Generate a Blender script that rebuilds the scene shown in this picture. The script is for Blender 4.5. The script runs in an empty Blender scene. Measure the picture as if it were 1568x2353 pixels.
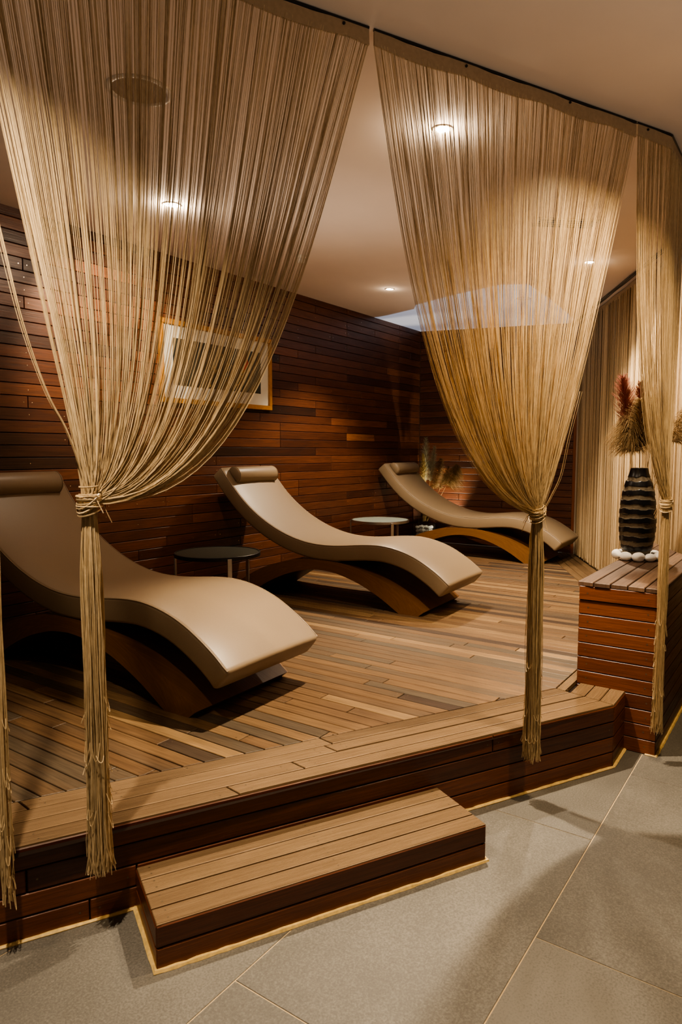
import bpy, math, random
from mathutils import Vector, Matrix
random.seed(7)
R = math.radians
scene = bpy.context.scene
COL = scene.collection
# ------------------------------------------------------------------ camera calibration (photo 1568 x 2353)
F, CX, CY, HY, HC = 1570.0, 784.0, 1176.5, 1040.0, 1.5
P = math.atan((CY - HY) / F); cP, sP = math.cos(P), math.sin(P)
ZD = .305                                   # deck height above the stone floor
def ray(x, y):
    u = (x - CX) / F; v = -(y - CY) / F
    return Vector((u, cP + v * sP, -sP + v * cP))
def at(x, y, z):
    d = ray(x, y); t = (z - HC) / d.z
    return Vector((t * d.x, t * d.y, z))
U = Vector((.5721, .8202, 0)); N = Vector((-.8202, .5721, 0)); Z = Vector((0, 0, 1))
def un(u, n, z=0.0): return U * u + N * n + Z * z
def ceil_z(n): return 2.885 + .05 * n
def atc(x, y):
    d = ray(x, y); k = .05 * (N.x * d.x + N.y * d.y)
    t = (2.885 - HC) / (d.z - k)
    return Vector((0, 0, HC)) + d * t
def on_plane(px, p0, d):
    r = ray(*px); n = Vector((-d.y, d.x, 0))
    t = n.dot(p0) / n.dot(r)
    q = Vector((0, 0, HC)) + r * t
    return (q - p0).dot(d), q.z
# ------------------------------------------------------------------ helpers
def tag(o, label=None, cat=None, group=None, kind=None):
    if label: o['label'] = label
    if cat: o['category'] = cat
    if group: o['group'] = group
    if kind: o['kind'] = kind
    return o
def empty(name, loc=(0, 0, 0), rz=0.0):
    o = bpy.data.objects.new(name, None); COL.objects.link(o)
    o.location = loc; o.rotation_euler = (0, 0, rz); o.empty_display_size = .1
    return o
def link(name, me, parent=None):
    o = bpy.data.objects.new(name, me); COL.objects.link(o)
    if parent is not None: o.parent = parent
    return o
class MB:
    def __init__(s): s.v = []; s.f = []; s.m = []; s.tint = []; s.pc = []
    def add(s, vs, fs, mi=0, tint=.5, pcs=None):
        b = len(s.v)
        s.v.extend([tuple(p) for p in vs])
        s.f.extend([tuple(i + b for i in f) for f in fs])
        s.m.extend([mi] * len(fs))
        if isinstance(tint, (list, tuple)): s.tint.extend(tint)
        else: s.tint.extend([tint] * len(vs))
        s.pc.extend(pcs if pcs else [tuple(p) for p in vs])
    def build(s, name, mats, parent=None, smooth=False, origin=None):
        me = bpy.data.meshes.new(name)
        if origin is not None:
            o = Vector(origin); s.v = [tuple(Vector(p) - o) for p in s.v]
        me.from_pydata(s.v, [], s.f)
        if not isinstance(mats, (list, tuple)): mats = [mats]
        for m in mats: me.materials.append(m)
        if len(mats) > 1: me.polygons.foreach_set('material_index', s.m)
        if smooth: me.polygons.foreach_set('use_smooth', [True] * len(s.f))
        a = me.attributes.new('tint', 'FLOAT', 'POINT'); a.data.foreach_set('value', s.tint)
        a = me.attributes.new('pc', 'FLOAT_VECTOR', 'POINT')
        a.data.foreach_set('vector', [c for p in s.pc for c in p])
        me.update()
        ob = link(name, me, parent)
        if origin is not None: ob.location = origin
        return ob
    def tube(s, pts, r, sides=3, tint=.5, caps=False, mi=0):
        n = len(pts); vs = []; rr = r if isinstance(r, (list, tuple)) else [r] * n
        pts = [Vector(p) for p in pts]
        up = None
        for i in range(n):
            t = (pts[min(i + 1, n - 1)] - pts[max(i - 1, 0)])
            if t.length < 1e-9: t = Vector((0, 0, 1))
            t.normalize()
            if up is None:
                up = t.orthogonal().normalized()
            else:
                up = up - t * up.dot(t)
                up = up.normalized() if up.length > 1e-6 else t.orthogonal().normalized()
            w = t.cross(up)
            for k in range(sides):
                a = 2 * math.pi * k / sides
                vs.append(pts[i] + (up * math.cos(a) + w * math.sin(a)) * rr[i])
        fs = [(i * sides + k, i * sides + (k + 1) % sides, (i + 1) * sides + (k + 1) % sides, (i + 1) * sides + k)
              for i in range(n - 1) for k in range(sides)]
        if caps:
            fs.append(tuple(reversed(range(sides)))); fs.append(tuple(range((n - 1) * sides, n * sides)))
        s.add(vs, fs, mi, tint)
    def lathe(s, prof, seg=32, c=(0, 0, 0), mi=0, tint=.5, close=False):
        c = Vector(c); n = len(prof)
        vs = [c + Vector((r * math.cos(2 * math.pi * k / seg), r * math.sin(2 * math.pi * k / seg), z)) for r, z in prof for k in range(seg)]
        rng = n if close else n - 1
        fs = [(i * seg + k, i * seg + (k + 1) % seg, ((i + 1) % n) * seg + (k + 1) % seg, ((i + 1) % n) * seg + k) for i in range(rng) for k in range(seg)]
        s.add(vs, fs, mi, tint)
    def box(s, lo, hi, mi=0, tint=.5, ch=0.0):
        (x0, y0, z0), (x1, y1, z1) = lo, hi
        if ch <= 0:
            vs = [(x0, y0, z0), (x1, y0, z0), (x1, y1, z0), (x0, y1, z0), (x0, y0, z1), (x1, y0, z1), (x1, y1, z1), (x0, y1, z1)]
            s.add(vs, [(3, 2, 1, 0), (4, 5, 6, 7), (0, 1, 5, 4), (1, 2, 6, 5), (2, 3, 7, 6), (3, 0, 4, 7)], mi, tint)
        else:
            xs = (x0, x1); ys = (y0, y1); zs = (z0, z1); vs = []; idx = {}
            for i in (0, 1):
                for j in (0, 1):
                    for k in (0, 1):
                        sx, sy, sz = (1, -1)[i], (1, -1)[j], (1, -1)[k]
                        p = (xs[i], ys[j], zs[k])
                        for a in range(3):
                            q = list(p)
                            for b, sg in ((0, sx), (1, sy), (2, sz)):
                                if b != a: q[b] += sg * ch
                            idx[i, j, k, a] = len(vs); vs.append(tuple(q))
            # a: axis NOT inset -> vertex sits on the face normal to axis a
            fs = []
            for i in (0, 1): fs.append(tuple(idx[(i, j, k, 0)] for j, k in ((0, 0), (1, 0), (1, 1), (0, 1))))
            for j in (0, 1): fs.append(tuple(idx[(i, j, k, 1)] for i, k in ((0, 0), (1, 0), (1, 1), (0, 1))))
            for k in (0, 1): fs.append(tuple(idx[(i, j, k, 2)] for i, j in ((0, 0), (1, 0), (1, 1), (0, 1))))
            for j in (0, 1):
                for k in (0, 1): fs.append((idx[0, j, k, 1], idx[1, j, k, 1], idx[1, j, k, 2], idx[0, j, k, 2]))
            for i in (0, 1):
                for k in (0, 1): fs.append((idx[i, 0, k, 0], idx[i, 1, k, 0], idx[i, 1, k, 2], idx[i, 0, k, 2]))
            for i in (0, 1):
                for j in (0, 1): fs.append((idx[i, j, 0, 0], idx[i, j, 1, 0], idx[i, j, 1, 1], idx[i, j, 0, 1]))
            for i in (0, 1):
                for j in (0, 1):
                    for k in (0, 1): fs.append((idx[i, j, k, 0], idx[i, j, k, 1], idx[i, j, k, 2]))
            s.add(vs, fs, mi, tint)
def fix_normals(o):
    import bmesh
    bm = bmesh.new(); bm.from_mesh(o.data); bmesh.ops.recalc_face_normals(bm, faces=bm.faces[:]); bm.to_mesh(o.data); bm.free()
    return o
def catmull(p, m=6):
    out = []
    for i in range(len(p) - 1):
        a, b, c, d = p[max(i - 1, 0)], p[i], p[i + 1], p[min(i + 2, len(p) - 1)]
        for k in range(m):
            t = k / m
            out.append(tuple(.5 * (2 * b[j] + (c[j] - a[j]) * t + (2 * a[j] - 5 * b[j] + 4 * c[j] - d[j]) * t * t + (3 * b[j] - a[j] - 3 * c[j] + d[j]) * t ** 3) for j in range(len(b))))
    out.append(tuple(p[-1])); return out
# ---- flat planks
def area(p): return .5 * sum(p[i][0] * p[(i + 1) % len(p)][1] - p[(i + 1) % len(p)][0] * p[i][1] for i in range(len(p)))
def clip(poly, a, b):
    """keep the part of poly on the left of a->b"""
    out = []; n = len(poly)
    def side(p): return (b[0] - a[0]) * (p[1] - a[1]) - (b[1] - a[1]) * (p[0] - a[0])
    for i in range(n):
        p, q = poly[i], poly[(i + 1) % n]; sp, sq = side(p), side(q)
        if sp >= 0: out.append(p)
        if sp * sq < 0:
            t = sp / (sp - sq); out.append((p[0] + (q[0] - p[0]) * t, p[1] + (q[1] - p[1]) * t))
    return out
def clip_to(poly, region):
    for i in range(len(region)):
        poly = clip(poly, region[i], region[(i + 1) % len(region)])
        if len(poly) < 3: return []
    return poly
def inset(poly, d):
    out = poly
    n = len(poly)
    for i in range(n):
        a, b = poly[i], poly[(i + 1) % n]
        dx, dy = b[0] - a[0], b[1] - a[1]; L = math.hypot(dx, dy)
        if L < 1e-7: continue
        nx, ny = -dy / L * d, dx / L * d
        out = clip(out, (a[0] + nx, a[1] + ny), (b[0] + nx, b[1] + ny))
        if len(out) < 3: return []
    return out
def dedupe(p):
    q = []
    for a in p:
        if not q or math.hypot(a[0] - q[-1][0], a[1] - q[-1][1]) > 1e-4: q.append(a)
    if len(q) > 1 and math.hypot(q[0][0] - q[-1][0], q[0][1] - q[-1][1]) <= 1e-4: q.pop()
    return q
def plank(mb, poly, fr, ldir, gap=.004, th=.02, ch=.0025, tint=.5, rnd=None):
    o, ex, ey, ez = fr
    poly = dedupe(poly)
    if len(poly) < 3: return
    if area(poly) < 0: poly = poly[::-1]
    if area(poly) < 2e-4: return
    p1 = dedupe(inset(poly, gap / 2)); 
    if len(p1) < 3 or area(p1) < 1e-4: return
    # the inner ring: offset every vertex toward its own mitre
    n = len(p1); p0 = []
    for i in range(n):
        a, b, c = p1[i - 1], p1[i], p1[(i + 1) % n]
        d1 = Vector((b[0] - a[0], b[1] - a[1])).normalized(); d2 = Vector((c[0] - b[0], c[1] - b[1])).normalized()
        n1 = Vector((-d1.y, d1.x)); n2 = Vector((-d2.y, d2.x)); m = n1 + n2
        den = max(m.dot(n1), .35)
        p0.append((b[0] + m.x / den * ch, b[1] + m.y / den * ch))
    L = Vector(ldir); C = Vector((-L.y, L.x)); r = random.random() * 60 if rnd is None else rnd
    vs = []; pcs = []
    for ring, h in ((p0, 0), (p1, -ch), (p1, -th)):
        for p in ring:
            vs.append(o + ex * p[0] + ey * p[1] + ez * h)
            q = Vector(p); pcs.append((q.dot(L) + r * 3.1, q.dot(C) + r, r))
    fs = [tuple(range(n))] + [(i + n, (i + 1) % n + n, (i + 1) % n, i) for i in range(n)] + [(i + 2 * n, (i + 1) % n + 2 * n, (i + 1) % n + n, i + n) for i in range(n)]
    mb.add(vs, fs, 0, tint, pcs)
def nail(mb, p, fr, r=.004, h=.0012, mi=1, bright=.5):
    o, ex, ey, ez = fr
    c = o + ex * p[0] + ey * p[1] + ez * h
    vs = [c + (ex * math.cos(k * math.pi / 4) + ey * math.sin(k * math.pi / 4)) * r for k in range(8)]
    mb.add(vs, [tuple(range(8))], mi, bright)
def flat(mb, poly, fr, h=0.0, mi=0, tint=0.0):
    o, ex, ey, ez = fr
    mb.add([o + ex * p[0] + ey * p[1] + ez * h for p in poly], [tuple(range(len(poly)))], mi, tint)
def isect(a, d, b, e):
    den = d[0] * e[1] - d[1] * e[0]; t = ((b[0] - a[0]) * e[1] - (b[1] - a[1]) * e[0]) / den
    return (a[0] + d[0] * t, a[1] + d[1] * t)
# ------------------------------------------------------------------ materials
def newmat(name):
    m = bpy.data.materials.new(name); m.use_nodes = True
    nt = m.node_tree; b = nt.nodes['Principled BSDF']
    return m, nt, b
def ramp(nt, stops, src, interp='LINEAR'):
    r = nt.nodes.new('ShaderNodeValToRGB'); e = r.color_ramp.elements
    r.color_ramp.interpolation = interp
    while len(e) < len(stops): e.new(.5)
    for i, (p, c) in enumerate(stops): e[i].position = p; e[i].color = (*c, 1)
    nt.links.new(src, r.inputs[0]); return r.outputs[0]
def noise(nt, vec, scale, detail=3, rough=.55):
    n = nt.nodes.new('ShaderNodeTexNoise'); n.inputs['Scale'].default_value = scale
    n.inputs['Detail'].default_value = detail; n.inputs['Roughness'].default_value = rough
    if vec is not None: nt.links.new(vec, n.inputs['Vector'])
    return n.outputs['Fac']
def mapping(nt, vec, sc):
    m = nt.nodes.new('ShaderNodeMapping'); m.inputs['Scale'].default_value = sc
    nt.links.new(vec, m.inputs['Vector']); return m.outputs['Vector']
def attr(nt, name, out):
    a = nt.nodes.new('ShaderNodeAttribute'); a.attribute_name = name; return a.outputs[out]
def math_(nt, op, a, b=None, c=None):
    m = nt.nodes.new('ShaderNodeMath'); m.operation = op
    for i, x in enumerate((a, b, c)):
        if x is None: continue
        if isinstance(x, (int, float)): m.inputs[i].default_value = x
        else: nt.links.new(x, m.inputs[i])
    return m.outputs[0]
def mixc(nt, fac, a, b, mode='MIX'):
    m = nt.nodes.new('ShaderNodeMix'); m.data_type = 'RGBA'; m.blend_type = mode
    for key, x in ((0, fac), (6, a), (7, b)):
        if isinstance(x, (int, float)): m.inputs[key].default_value = x
        elif isinstance(x, tuple): m.inputs[key].default_value = (*x, 1)
        else: nt.links.new(x, m.inputs[key])
    return m.outputs[2]
def bump(nt, b, h, strength=.2, dist=.01):
    n = nt.nodes.new('ShaderNodeBump'); n.inputs['Strength'].default_value = strength; n.inputs['Distance'].default_value = dist
    nt.links.new(h, n.inputs['Height']); nt.links.new(n.outputs[0], b.inputs['Normal'])
def objco(nt):
    return nt.nodes.new('ShaderNodeTexCoord').outputs['Object']
def wood(name, stops, rough=.45, grain=(1.6, 34, 1), dark=.55, spec=.4, ridges=0.0, blotch=.35):
    m, nt, b = newmat(name)
    pc = attr(nt, 'pc', 'Vector'); tint = attr(nt, 'tint', 'Fac')
    g = noise(nt, mapping(nt, pc, grain), 3.0, 6, .6)
    big = noise(nt, mapping(nt, pc, (1.2, 6, 1)), 2.0, 3)
    t2 = math_(nt, 'ADD', tint, math_(nt, 'MULTIPLY', math_(nt, 'SUBTRACT', big, .5), blotch))
    col = ramp(nt, stops, t2)
    gr = ramp(nt, [(.3, (dark, dark * .95, dark * .9)), (.7, (1.12, 1.12, 1.12))], g)
    col = mixc(nt, 1.0, col, gr, 'MULTIPLY')
    nt.links.new(col, b.inputs['Base Color'])
    nt.links.new(ramp(nt, [(.2, (rough + .15,) * 3), (.8, (rough - .05,) * 3)], g), b.inputs['Roughness'])
    b.inputs['Specular IOR Level'].default_value = spec
    h = g
    if ridges:
        sep = nt.nodes.new('ShaderNodeSeparateXYZ'); nt.links.new(pc, sep.inputs[0])
        w = math_(nt, 'SINE', math_(nt, 'MULTIPLY', sep.outputs[1], 2 * math.pi / ridges))
        h = math_(nt, 'ADD', math_(nt, 'MULTIPLY', g, .3), math_(nt, 'MULTIPLY', w, .6))
        bump(nt, b, h, .9, .004)
    else: bump(nt, b, h, .25, .004)
    return m
M = {}
M['wall'] = wood('mahogany_cladding', [(0, (.030, .013, .008)), (.25, (.070, .023, .011)), (.5, (.125, .043, .019)), (.75, (.185, .065, .026)), (1, (.30, .12, .04))], .36, dark=.5, spec=.5)
M['fascia'] = wood('red_brown_fascia', [(0, (.05, .015, .007)), (.5, (.13, .038, .013)), (1, (.23, .075, .024))], .33, dark=.6, spec=.5)
M['deck'] = wood('weathered_deck', [(0, (.055, .034, .022)), (.25, (.095, .072, .048)), (.5, (.135, .078, .038)), (.75, (.19, .115, .055)), (1, (.28, .18, .085))], .42, dark=.55, spec=.4)
M['border'] = wood('ridged_border_board', [(0, (.15, .095, .05)), (.5, (.21, .135, .072)), (1, (.28, .185, .10))], .5, dark=.72, spec=.3, ridges=.0062)
M['plinth_top'] = wood('plinth_top_board', [(0, (.07, .04, .026)), (.5, (.12, .07, .045)), (1, (.17, .105, .065))], .5, dark=.6, spec=.35)
M['arch'] = wood('oiled_arch_veneer', [(0, (.10, .042, .014)), (.5, (.165, .076, .026)), (1, (.24, .12, .042))], .38, dark=.75, spec=.45, grain=(1.5, 22, 1))
def simple(name, col, rough=.5, metal=0.0, spec=.5, emit=None, estr=0.0, nscale=None, namt=.15, bstr=.0, bdist=.002):
    m, nt, b = newmat(name)
    b.inputs['Base Color'].default_value = (*col, 1); b.inputs['Roughness'].default_value = rough
    b.inputs['Metallic'].default_value = metal; b.inputs['Specular IOR Level'].default_value = spec
    if emit:
        b.inputs['Emission Color'].default_value = (*emit, 1); b.inputs['Emission Strength'].default_value = estr
    if nscale:
        g = noise(nt, objco(nt), nscale, 4)
        lo = tuple(c * (1 - namt) for c in col); hi = tuple(min(1, c * (1 + namt)) for c in col)
        nt.links.new(ramp(nt, [(.3, lo), (.7, hi)], g), b.inputs['Base Color'])
        if bstr: bump(nt, b, g, bstr, bdist)
    return m
M['ceiling'] = simple('painted_ceiling', (.74, .62, .53), .9, spec=.1, nscale=3, namt=.02)
M['plaster'] = simple('plain_wall_paint', (.34, .27, .2), .9, spec=.1, nscale=3, namt=.03)
M['darkgap'] = simple('dark_substructure', (.012, .007, .005), .9, spec=.1)
M['nail'] = simple('screw_head', (.16, .12, .08), .35, .7)
M['nail_bright'] = simple('steel_nail_head', (.75, .65, .5), .25, .9)
M['leather'] = simple('taupe_leather', (.235, .173, .110), .42, spec=.45, nscale=260, namt=.05, bstr=.12, bdist=.001)
M['steel'] = simple('brushed_steel', (.55, .54, .52), .28, 1.0, nscale=90, namt=.06)
M['black_metal'] = simple('black_metal', (.02, .02, .02), .4, .3)
M['mesh_dark'] = None; M['mesh_pale'] = None
def perforated(name, base, hole):
    m, nt, b = newmat(name)
    v = nt.nodes.new('ShaderNodeTexVoronoi'); v.inputs['Scale'].default_value = 95; v.inputs['Randomness'].default_value = 0
    nt.links.new(objco(nt), v.inputs['Vector'])
    nt.links.new(ramp(nt, [(.28, hole), (.36, base)], v.outputs['Distance']), b.inputs['Base Color'])
    b.inputs['Roughness'].default_value = .45; b.inputs['Metallic'].default_value = .3
    return m
M['mesh_dark'] = perforated('dark_perforated_top', (.05, .052, .04), (.008, .008, .008))
M['mesh_pale'] = perforated('pale_perforated_top', (.34, .40, .36), (.13, .17, .15))
def string_mat(name, lo, hi, transl=.25, rough=.45):
    m, nt, b = newmat(name)
    t = attr(nt, 'tint', 'Fac')
    g = noise(nt, mapping(nt, objco(nt), (40, 40, 14)), 3, 3)
    t2 = math_(nt, 'ADD', t, math_(nt, 'MULTIPLY', math_(nt, 'SUBTRACT', g, .5), 1.1))
    c = ramp(nt, [(0, lo), (1, hi)], t2)
    nt.links.new(c, b.inputs['Base Color']); b.inputs['Roughness'].default_value = rough
    b.inputs['Specular IOR Level'].default_value = .45
    tr = nt.nodes.new('ShaderNodeBsdfTranslucent'); nt.links.new(c, tr.inputs['Color'])
    mx = nt.nodes.new('ShaderNodeMixShader'); mx.inputs[0].default_value = transl
    nt.links.new(b.outputs[0], mx.inputs[1]); nt.links.new(tr.outputs[0], mx.inputs[2])
    nt.links.new(mx.outputs[0], nt.nodes['Material Output'].inputs['Surface'])
    return m
M['string'] = string_mat('golden_string', (.35, .24, .12), (.80, .62, .375), .18, .32)
M['drape'] = string_mat('pale_string', (.40, .29, .16), (.66, .50, .30), .15, .6)
M['header'] = simple('beige_header_tape', (.42, .30, .19), .8, spec=.2, nscale=60, namt=.08)
def stone():
    m, nt, b = newmat('grey_stone_tile')
    pc = attr(nt, 'pc', 'Vector'); tint = attr(nt, 'tint', 'Fac')
    g = noise(nt, pc, 150, 3, .7); big = noise(nt, pc, 2.2, 5, .6)
    t = math_(nt, 'ADD', math_(nt, 'MULTIPLY', g, .9), math_(nt, 'ADD', math_(nt, 'MULTIPLY', big, .5), math_(nt, 'MULTIPLY', tint, .25)))
    nt.links.new(ramp(nt, [(.5, (.066, .062, .056)), (.8, (.108, .101, .090)), (1.0, (.165, .155, .137))], t), b.inputs['Base Color'])
    b.inputs['Roughness'].default_value = .48; b.inputs['Specular IOR Level'].default_value = .4
    bump(nt, b, g, .35, .003); return m
M['stone'] = stone()
M['grout'] = simple('pale_grout', (.50, .38, .22), .9, nscale=40, namt=.1)
M['sealant'] = simple('yellowed_sealant', (.60, .42, .16), .6, nscale=60, namt=.2)
# ------------------------------------------------------------------ camera
cam = bpy.data.cameras.new('camera'); co = bpy.data.objects.new('camera', cam); COL.objects.link(co)
co.location = (0, 0, HC); co.rotation_euler = (math.pi / 2 - P, 0, 0)
cam.sensor_fit = 'VERTICAL'; cam.sensor_height = 36; cam.lens = F / 2353 * 36
cam.dof.use_dof = True; cam.dof.focus_distance = 4.2; cam.dof.aperture_fstop = 5.6
scene.camera = co
# ------------------------------------------------------------------ stone floor
FLO = (Vector((0, 0, 0)), U, N, Z)
mb = MB()
ext = [(-3.2, -6.2), (9.0, -6.2), (9.0, 2.6), (-3.2, 2.6)]
flat(mb, ext, FLO, -.0025, 1)
for j in range(-11, 3):
    n0 = .650 + .643 * j
    off = 1.988 if j % 2 else 1.325            # row n in (.65,1.29) is j = 0
    for k in range(-5, 6):
        u0 = off + 1.312 * k
        plank(mb, [(u0, n0), (u0 + 1.312, n0), (u0 + 1.312, n0 + .643), (u0, n0 + .643)], FLO, (1, 0), .0042, .004, .0008, random.random())
tag(mb.build('floor', [M['stone'], M['grout']]), kind='structure')
# ------------------------------------------------------------------ deck outline in (u, n)
def UN(v): return (U.dot(v), N.dot(v))
D = Vector((.8897, .4566, 0)); MO = Vector((.4566, -.8897, 0))       # along the front edge, outward
EA = Vector((-.766, 2.094, 0)); EB = Vector((1.301, 3.155, 0))
NW = 4.43; UW = 8.20                                                   # cladding planes
corner = UN(EB); nS = corner[1]                                        # short edge runs along u at n = nS
PF_u = 3.566; PL_n = .983; PR_n = .592                                 # plinth: front face u, left and right faces n
DR0 = UN(Vector((2.76, 8.05, 0))); DR1 = UN(Vector((2.20, 3.9, 0)))    # line of the far string drape
drd = Vector((DR1[0] - DR0[0], DR1[1] - DR0[1])).normalized()
dD = UN(D); bw = .0755
def off_line(a, d, k):   # move a line to its left (deck inside) by k
    return (a[0] - d[1] * k, a[1] + d[0] * k)
DECK = (Vector((0, 0, ZD)), U, N, Z)
dr_d = (-drd.x, -drd.y)                                                # going away from the camera
LF = -1.0                                                              # left end (u) of the deck
def edges(k):
    """front line / short line / drape line, each moved in by k; returns the joints"""
    a0 = off_line(UN(EA), dD, k); s0 = (0, nS + k); d0 = off_line(DR1, dr_d, k)
    j1 = isect(a0, dD, s0, (1, 0)); j2 = isect(s0, (1, 0), d0, dr_d)
    st = isect(a0, dD, (LF, 0), (0, 1)); en = isect(d0, dr_d, (UW, 0), (0, 1))
    return st, j1, j2, en
K4 = 4 * bw
st, j1, j2, en = edges(K4)
dk = empty('wooden_deck', (0, 0, 0)); tag(dk, kind='structure')
mb = MB()
region = [st, j1, j2, en, (UW, NW), (LF, NW)]
u0 = LF
flat(mb, [(LF - .1, isect(UN(EA), dD, (LF, 0), (0, 1))[1]), corner, (PF_u - .005, nS), (PF_u - .005, PL_n + .006), (isect((0, PL_n), (1, 0), DR1, dr_d)[0], PL_n + .006), (UW, DR0[1]), (UW, NW), (LF - .1, NW)], DECK, -.02, 1)
while u0 < UW:
    n0 = -1.0 + random.random() * 1.2
    while n0 < NW:
        L = random.choice((.9, 1.3, 1.7, 2.1, 2.6)) * (.9 + .2 * random.random())
        t = min(1, max(0, random.gauss(.5, .28)))
        pl = clip_to([(u0, n0), (u0 + .0735, n0), (u0 + .0735, n0 + L), (u0, n0 + L)], region)
        if pl:
            plank(mb, pl, DECK, (0, 1), .005, .02, .002, t)
            for nn in (n0 + .03, n0 + L - .03):
                for du in (.018, .055):
                    q = (u0 + du, nn)
                    if clip_to([(q[0] - .005, q[1] - .005), (q[0] + .005, q[1] - .005), (q[0], q[1] + .005)], region): nail(mb, q, DECK, .0035, .0004, 2)
        n0 += L
    u0 += .0735
mb.build('deck_boards', [M['deck'], M['darkgap'], M['nail']], dk)
mb = MB()
for k in range(4):
    a = edges(k * bw); b = edges((k + 1) * bw)
    for (p, q, r_, s_, d) in ((a[0], a[1], b[1], b[0], dD), (a[1], a[2], b[2], b[1], (1, 0)), (a[2], a[3], b[3], b[2], dr_d)):
        if d == (1, 0):    # the short run stops at the plinth
            lim = [(-9, -9), (PF_u - .004, -9), (PF_u - .004, 9), (-9, 9)] if (k + 1) * bw + nS < PL_n + .02 else [(-9, PL_n + .004), (9, PL_n + .004), (9, 9), (-9, 9)]
        elif d == dr_d:
            lim = [(-9, PL_n + .01), (30, PL_n + .01), (30, 30), (-9, 30)]
        else: lim = [(-9, -9), (30, -9), (30, 30), (-9, 30)]
        # split along the length
        Ltot = math.hypot(q[0] - p[0], q[1] - p[1]); t = 0.0
        cuts = [0.0]
        if Ltot > 2: cuts += sorted([.30 + .1 * random.random() + .04 * k, .62 + .12 * random.random()])
        cuts.append(1.0)
        for i in range(len(cuts) - 1):
            f0, f1 = cuts[i], cuts[i + 1]
            def lp(A, B, f): return (A[0] + (B[0] - A[0]) * f, A[1] + (B[1] - A[1]) * f)
            pl = clip_to([lp(p, q, f0), lp(p, q, f1), lp(s_, r_, f1), lp(s_, r_, f0)], lim)
            if pl:
                plank(mb, pl, DECK, d, .006, .022, .002, min(1, max(0, random.gauss(.5, .22))))
                for f in (f0 + .012, f1 - .012, (f0 + f1) / 2):
                    A = lp(p, q, f); B = lp(s_, r_, f)
                    for g in (.28, .72):
                        c = lp(A, B, g)
                        if clip_to([(c[0] - .005, c[1] - .005), (c[0] + .005, c[1] - .005), (c[0], c[1] + .005)], lim): nail(mb, c, DECK, .0032, .0004, 1)
mb.build('border_boards', [M['border'], M['nail']], dk)
# fascia
mb = MB()
FA = EA - D * 2.6
frF = (Vector((FA.x, FA.y, 0)), D, Z, MO)
Lf = (EB - FA).length
flat(mb, [(0, 0), (Lf, 0), (Lf, ZD - .02), (0, ZD - .02)], frF, -.018, 1)
hb = (ZD - .006) / 4
for r_ in range(4):
    x = -random.random() * .4
    while x < Lf:
        L = (1.2 if r_ % 2 else 1.9) + random.random() * .9
        if Lf - x - L < .5: L = Lf - x
        x1 = min(Lf, x + L)
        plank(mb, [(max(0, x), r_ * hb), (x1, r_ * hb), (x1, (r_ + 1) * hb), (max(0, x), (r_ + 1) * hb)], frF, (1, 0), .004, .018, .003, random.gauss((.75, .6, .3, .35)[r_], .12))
        for xx in (x1 - .03, max(0, x) + .03):
            if 0 < xx < Lf: nail(mb, (xx, r_ * hb + hb / 2), frF, .0035, .0004, 2)
        x += L
Ls = PF_u - corner[0]
frS = (EB, U, Z, -N)
flat(mb, [(0, 0), (Ls, 0), (Ls, ZD - .02), (0, ZD - .02)], frS, -.018, 1)
for r_ in range(4):
    plank(mb, [(0, r_ * hb), (Ls - .004, r_ * hb), (Ls - .004, (r_ + 1) * hb), (0, (r_ + 1) * hb)], frS, (1, 0), .004, .018, .003, random.gauss(.6, .15))
mb.build('fascia_boards', [M['fascia'], M['darkgap'], M['nail']], dk)
# sealant bead along the deck foot
def bead(name, pts, w=.016, h=.008, parent=None):
    mb = MB(); pts = [Vector(p) for p in pts]; n = len(pts); path = []
    for i in range(n - 1):
        L = (pts[i + 1] - pts[i]).length; m = max(2, int(L / .03))
        for k in range(m + (i == n - 2)):
            path.append(pts[i].lerp(pts[i + 1], k / m))
    rr = [h * (.75 + .5 * random.random()) for _ in path]
    mb.tube([p + Z * .001 for p in path], rr, 6, caps=True)
    return mb.build(name, M['sealant'], parent)
e3 = EB + U * Ls
o_ = bead('trim_1', [FA + MO * .004, EB + MO * .004 - N * .003, e3 - N * .004]); tag(o_, kind='structure')
# ------------------------------------------------------------------ clad walls
def cladding(name, fr, L, H, bh, bright_fn, nailfn=None):
    mb = MB()
    flat(mb, [(0, 0), (L, 0), (L, H), (0, H)], fr, -.02, 1)
    r_ = 0; z = 0.0; joints = [j * 1.18 for j in range(12)]
    while z < H - .005:
        x = -random.choice((0, .59, 1.18, .3))
        z1 = min(H, z + bh)
        while x < L:
            w = random.choice((.59, 1.18, 1.18, 1.77))
            t = min(1, max(0.0, random.gauss(bright_fn(r_), .15)))
            x0, x1 = max(0, x), min(L, x + w)
            if x1 - x0 > .03:
                plank(mb, [(x0, z), (x1, z), (x1, z1), (x0, z1)], fr, (1, 0), .0042, .02, .003, t)
                for xx in (x0 + .03, x1 - .03, (x0 + x1) / 2): nail(mb, (xx, (z + z1) / 2), fr, .0036, .0006, 2)
            x += w
        z += bh; r_ += 1
    return tag(mb.build(name, [M['wall'], M['darkgap'], M['nail_bright']]), kind='structure')
zc1 = ceil_z(NW)
frW1 = (un(LF - .2, NW, ZD), U, Z, -N)
cladding('wall_left', frW1, UW - LF + .2, zc1 - ZD + .01, .083, lambda r_: .45)
n2 = 2.37
frW2 = (un(UW, NW, ZD), -N, Z, -U)
cladding('wall_back', frW2, NW - n2, ceil_z(3) - ZD + .08, .083, lambda r_: .40)
mb = MB()   # upright edge board closing the back cladding
fr = (un(UW - .03, n2 + .005, ZD), -N, Z, -U)
plank(mb, [(0, 0), (.045, 0), (.045, 2.72), (0, 2.72)], fr, (0, 1), .001, .06, .003, .85)
tag(mb.build('trim_2', M['fascia']), kind='structure')
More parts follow.
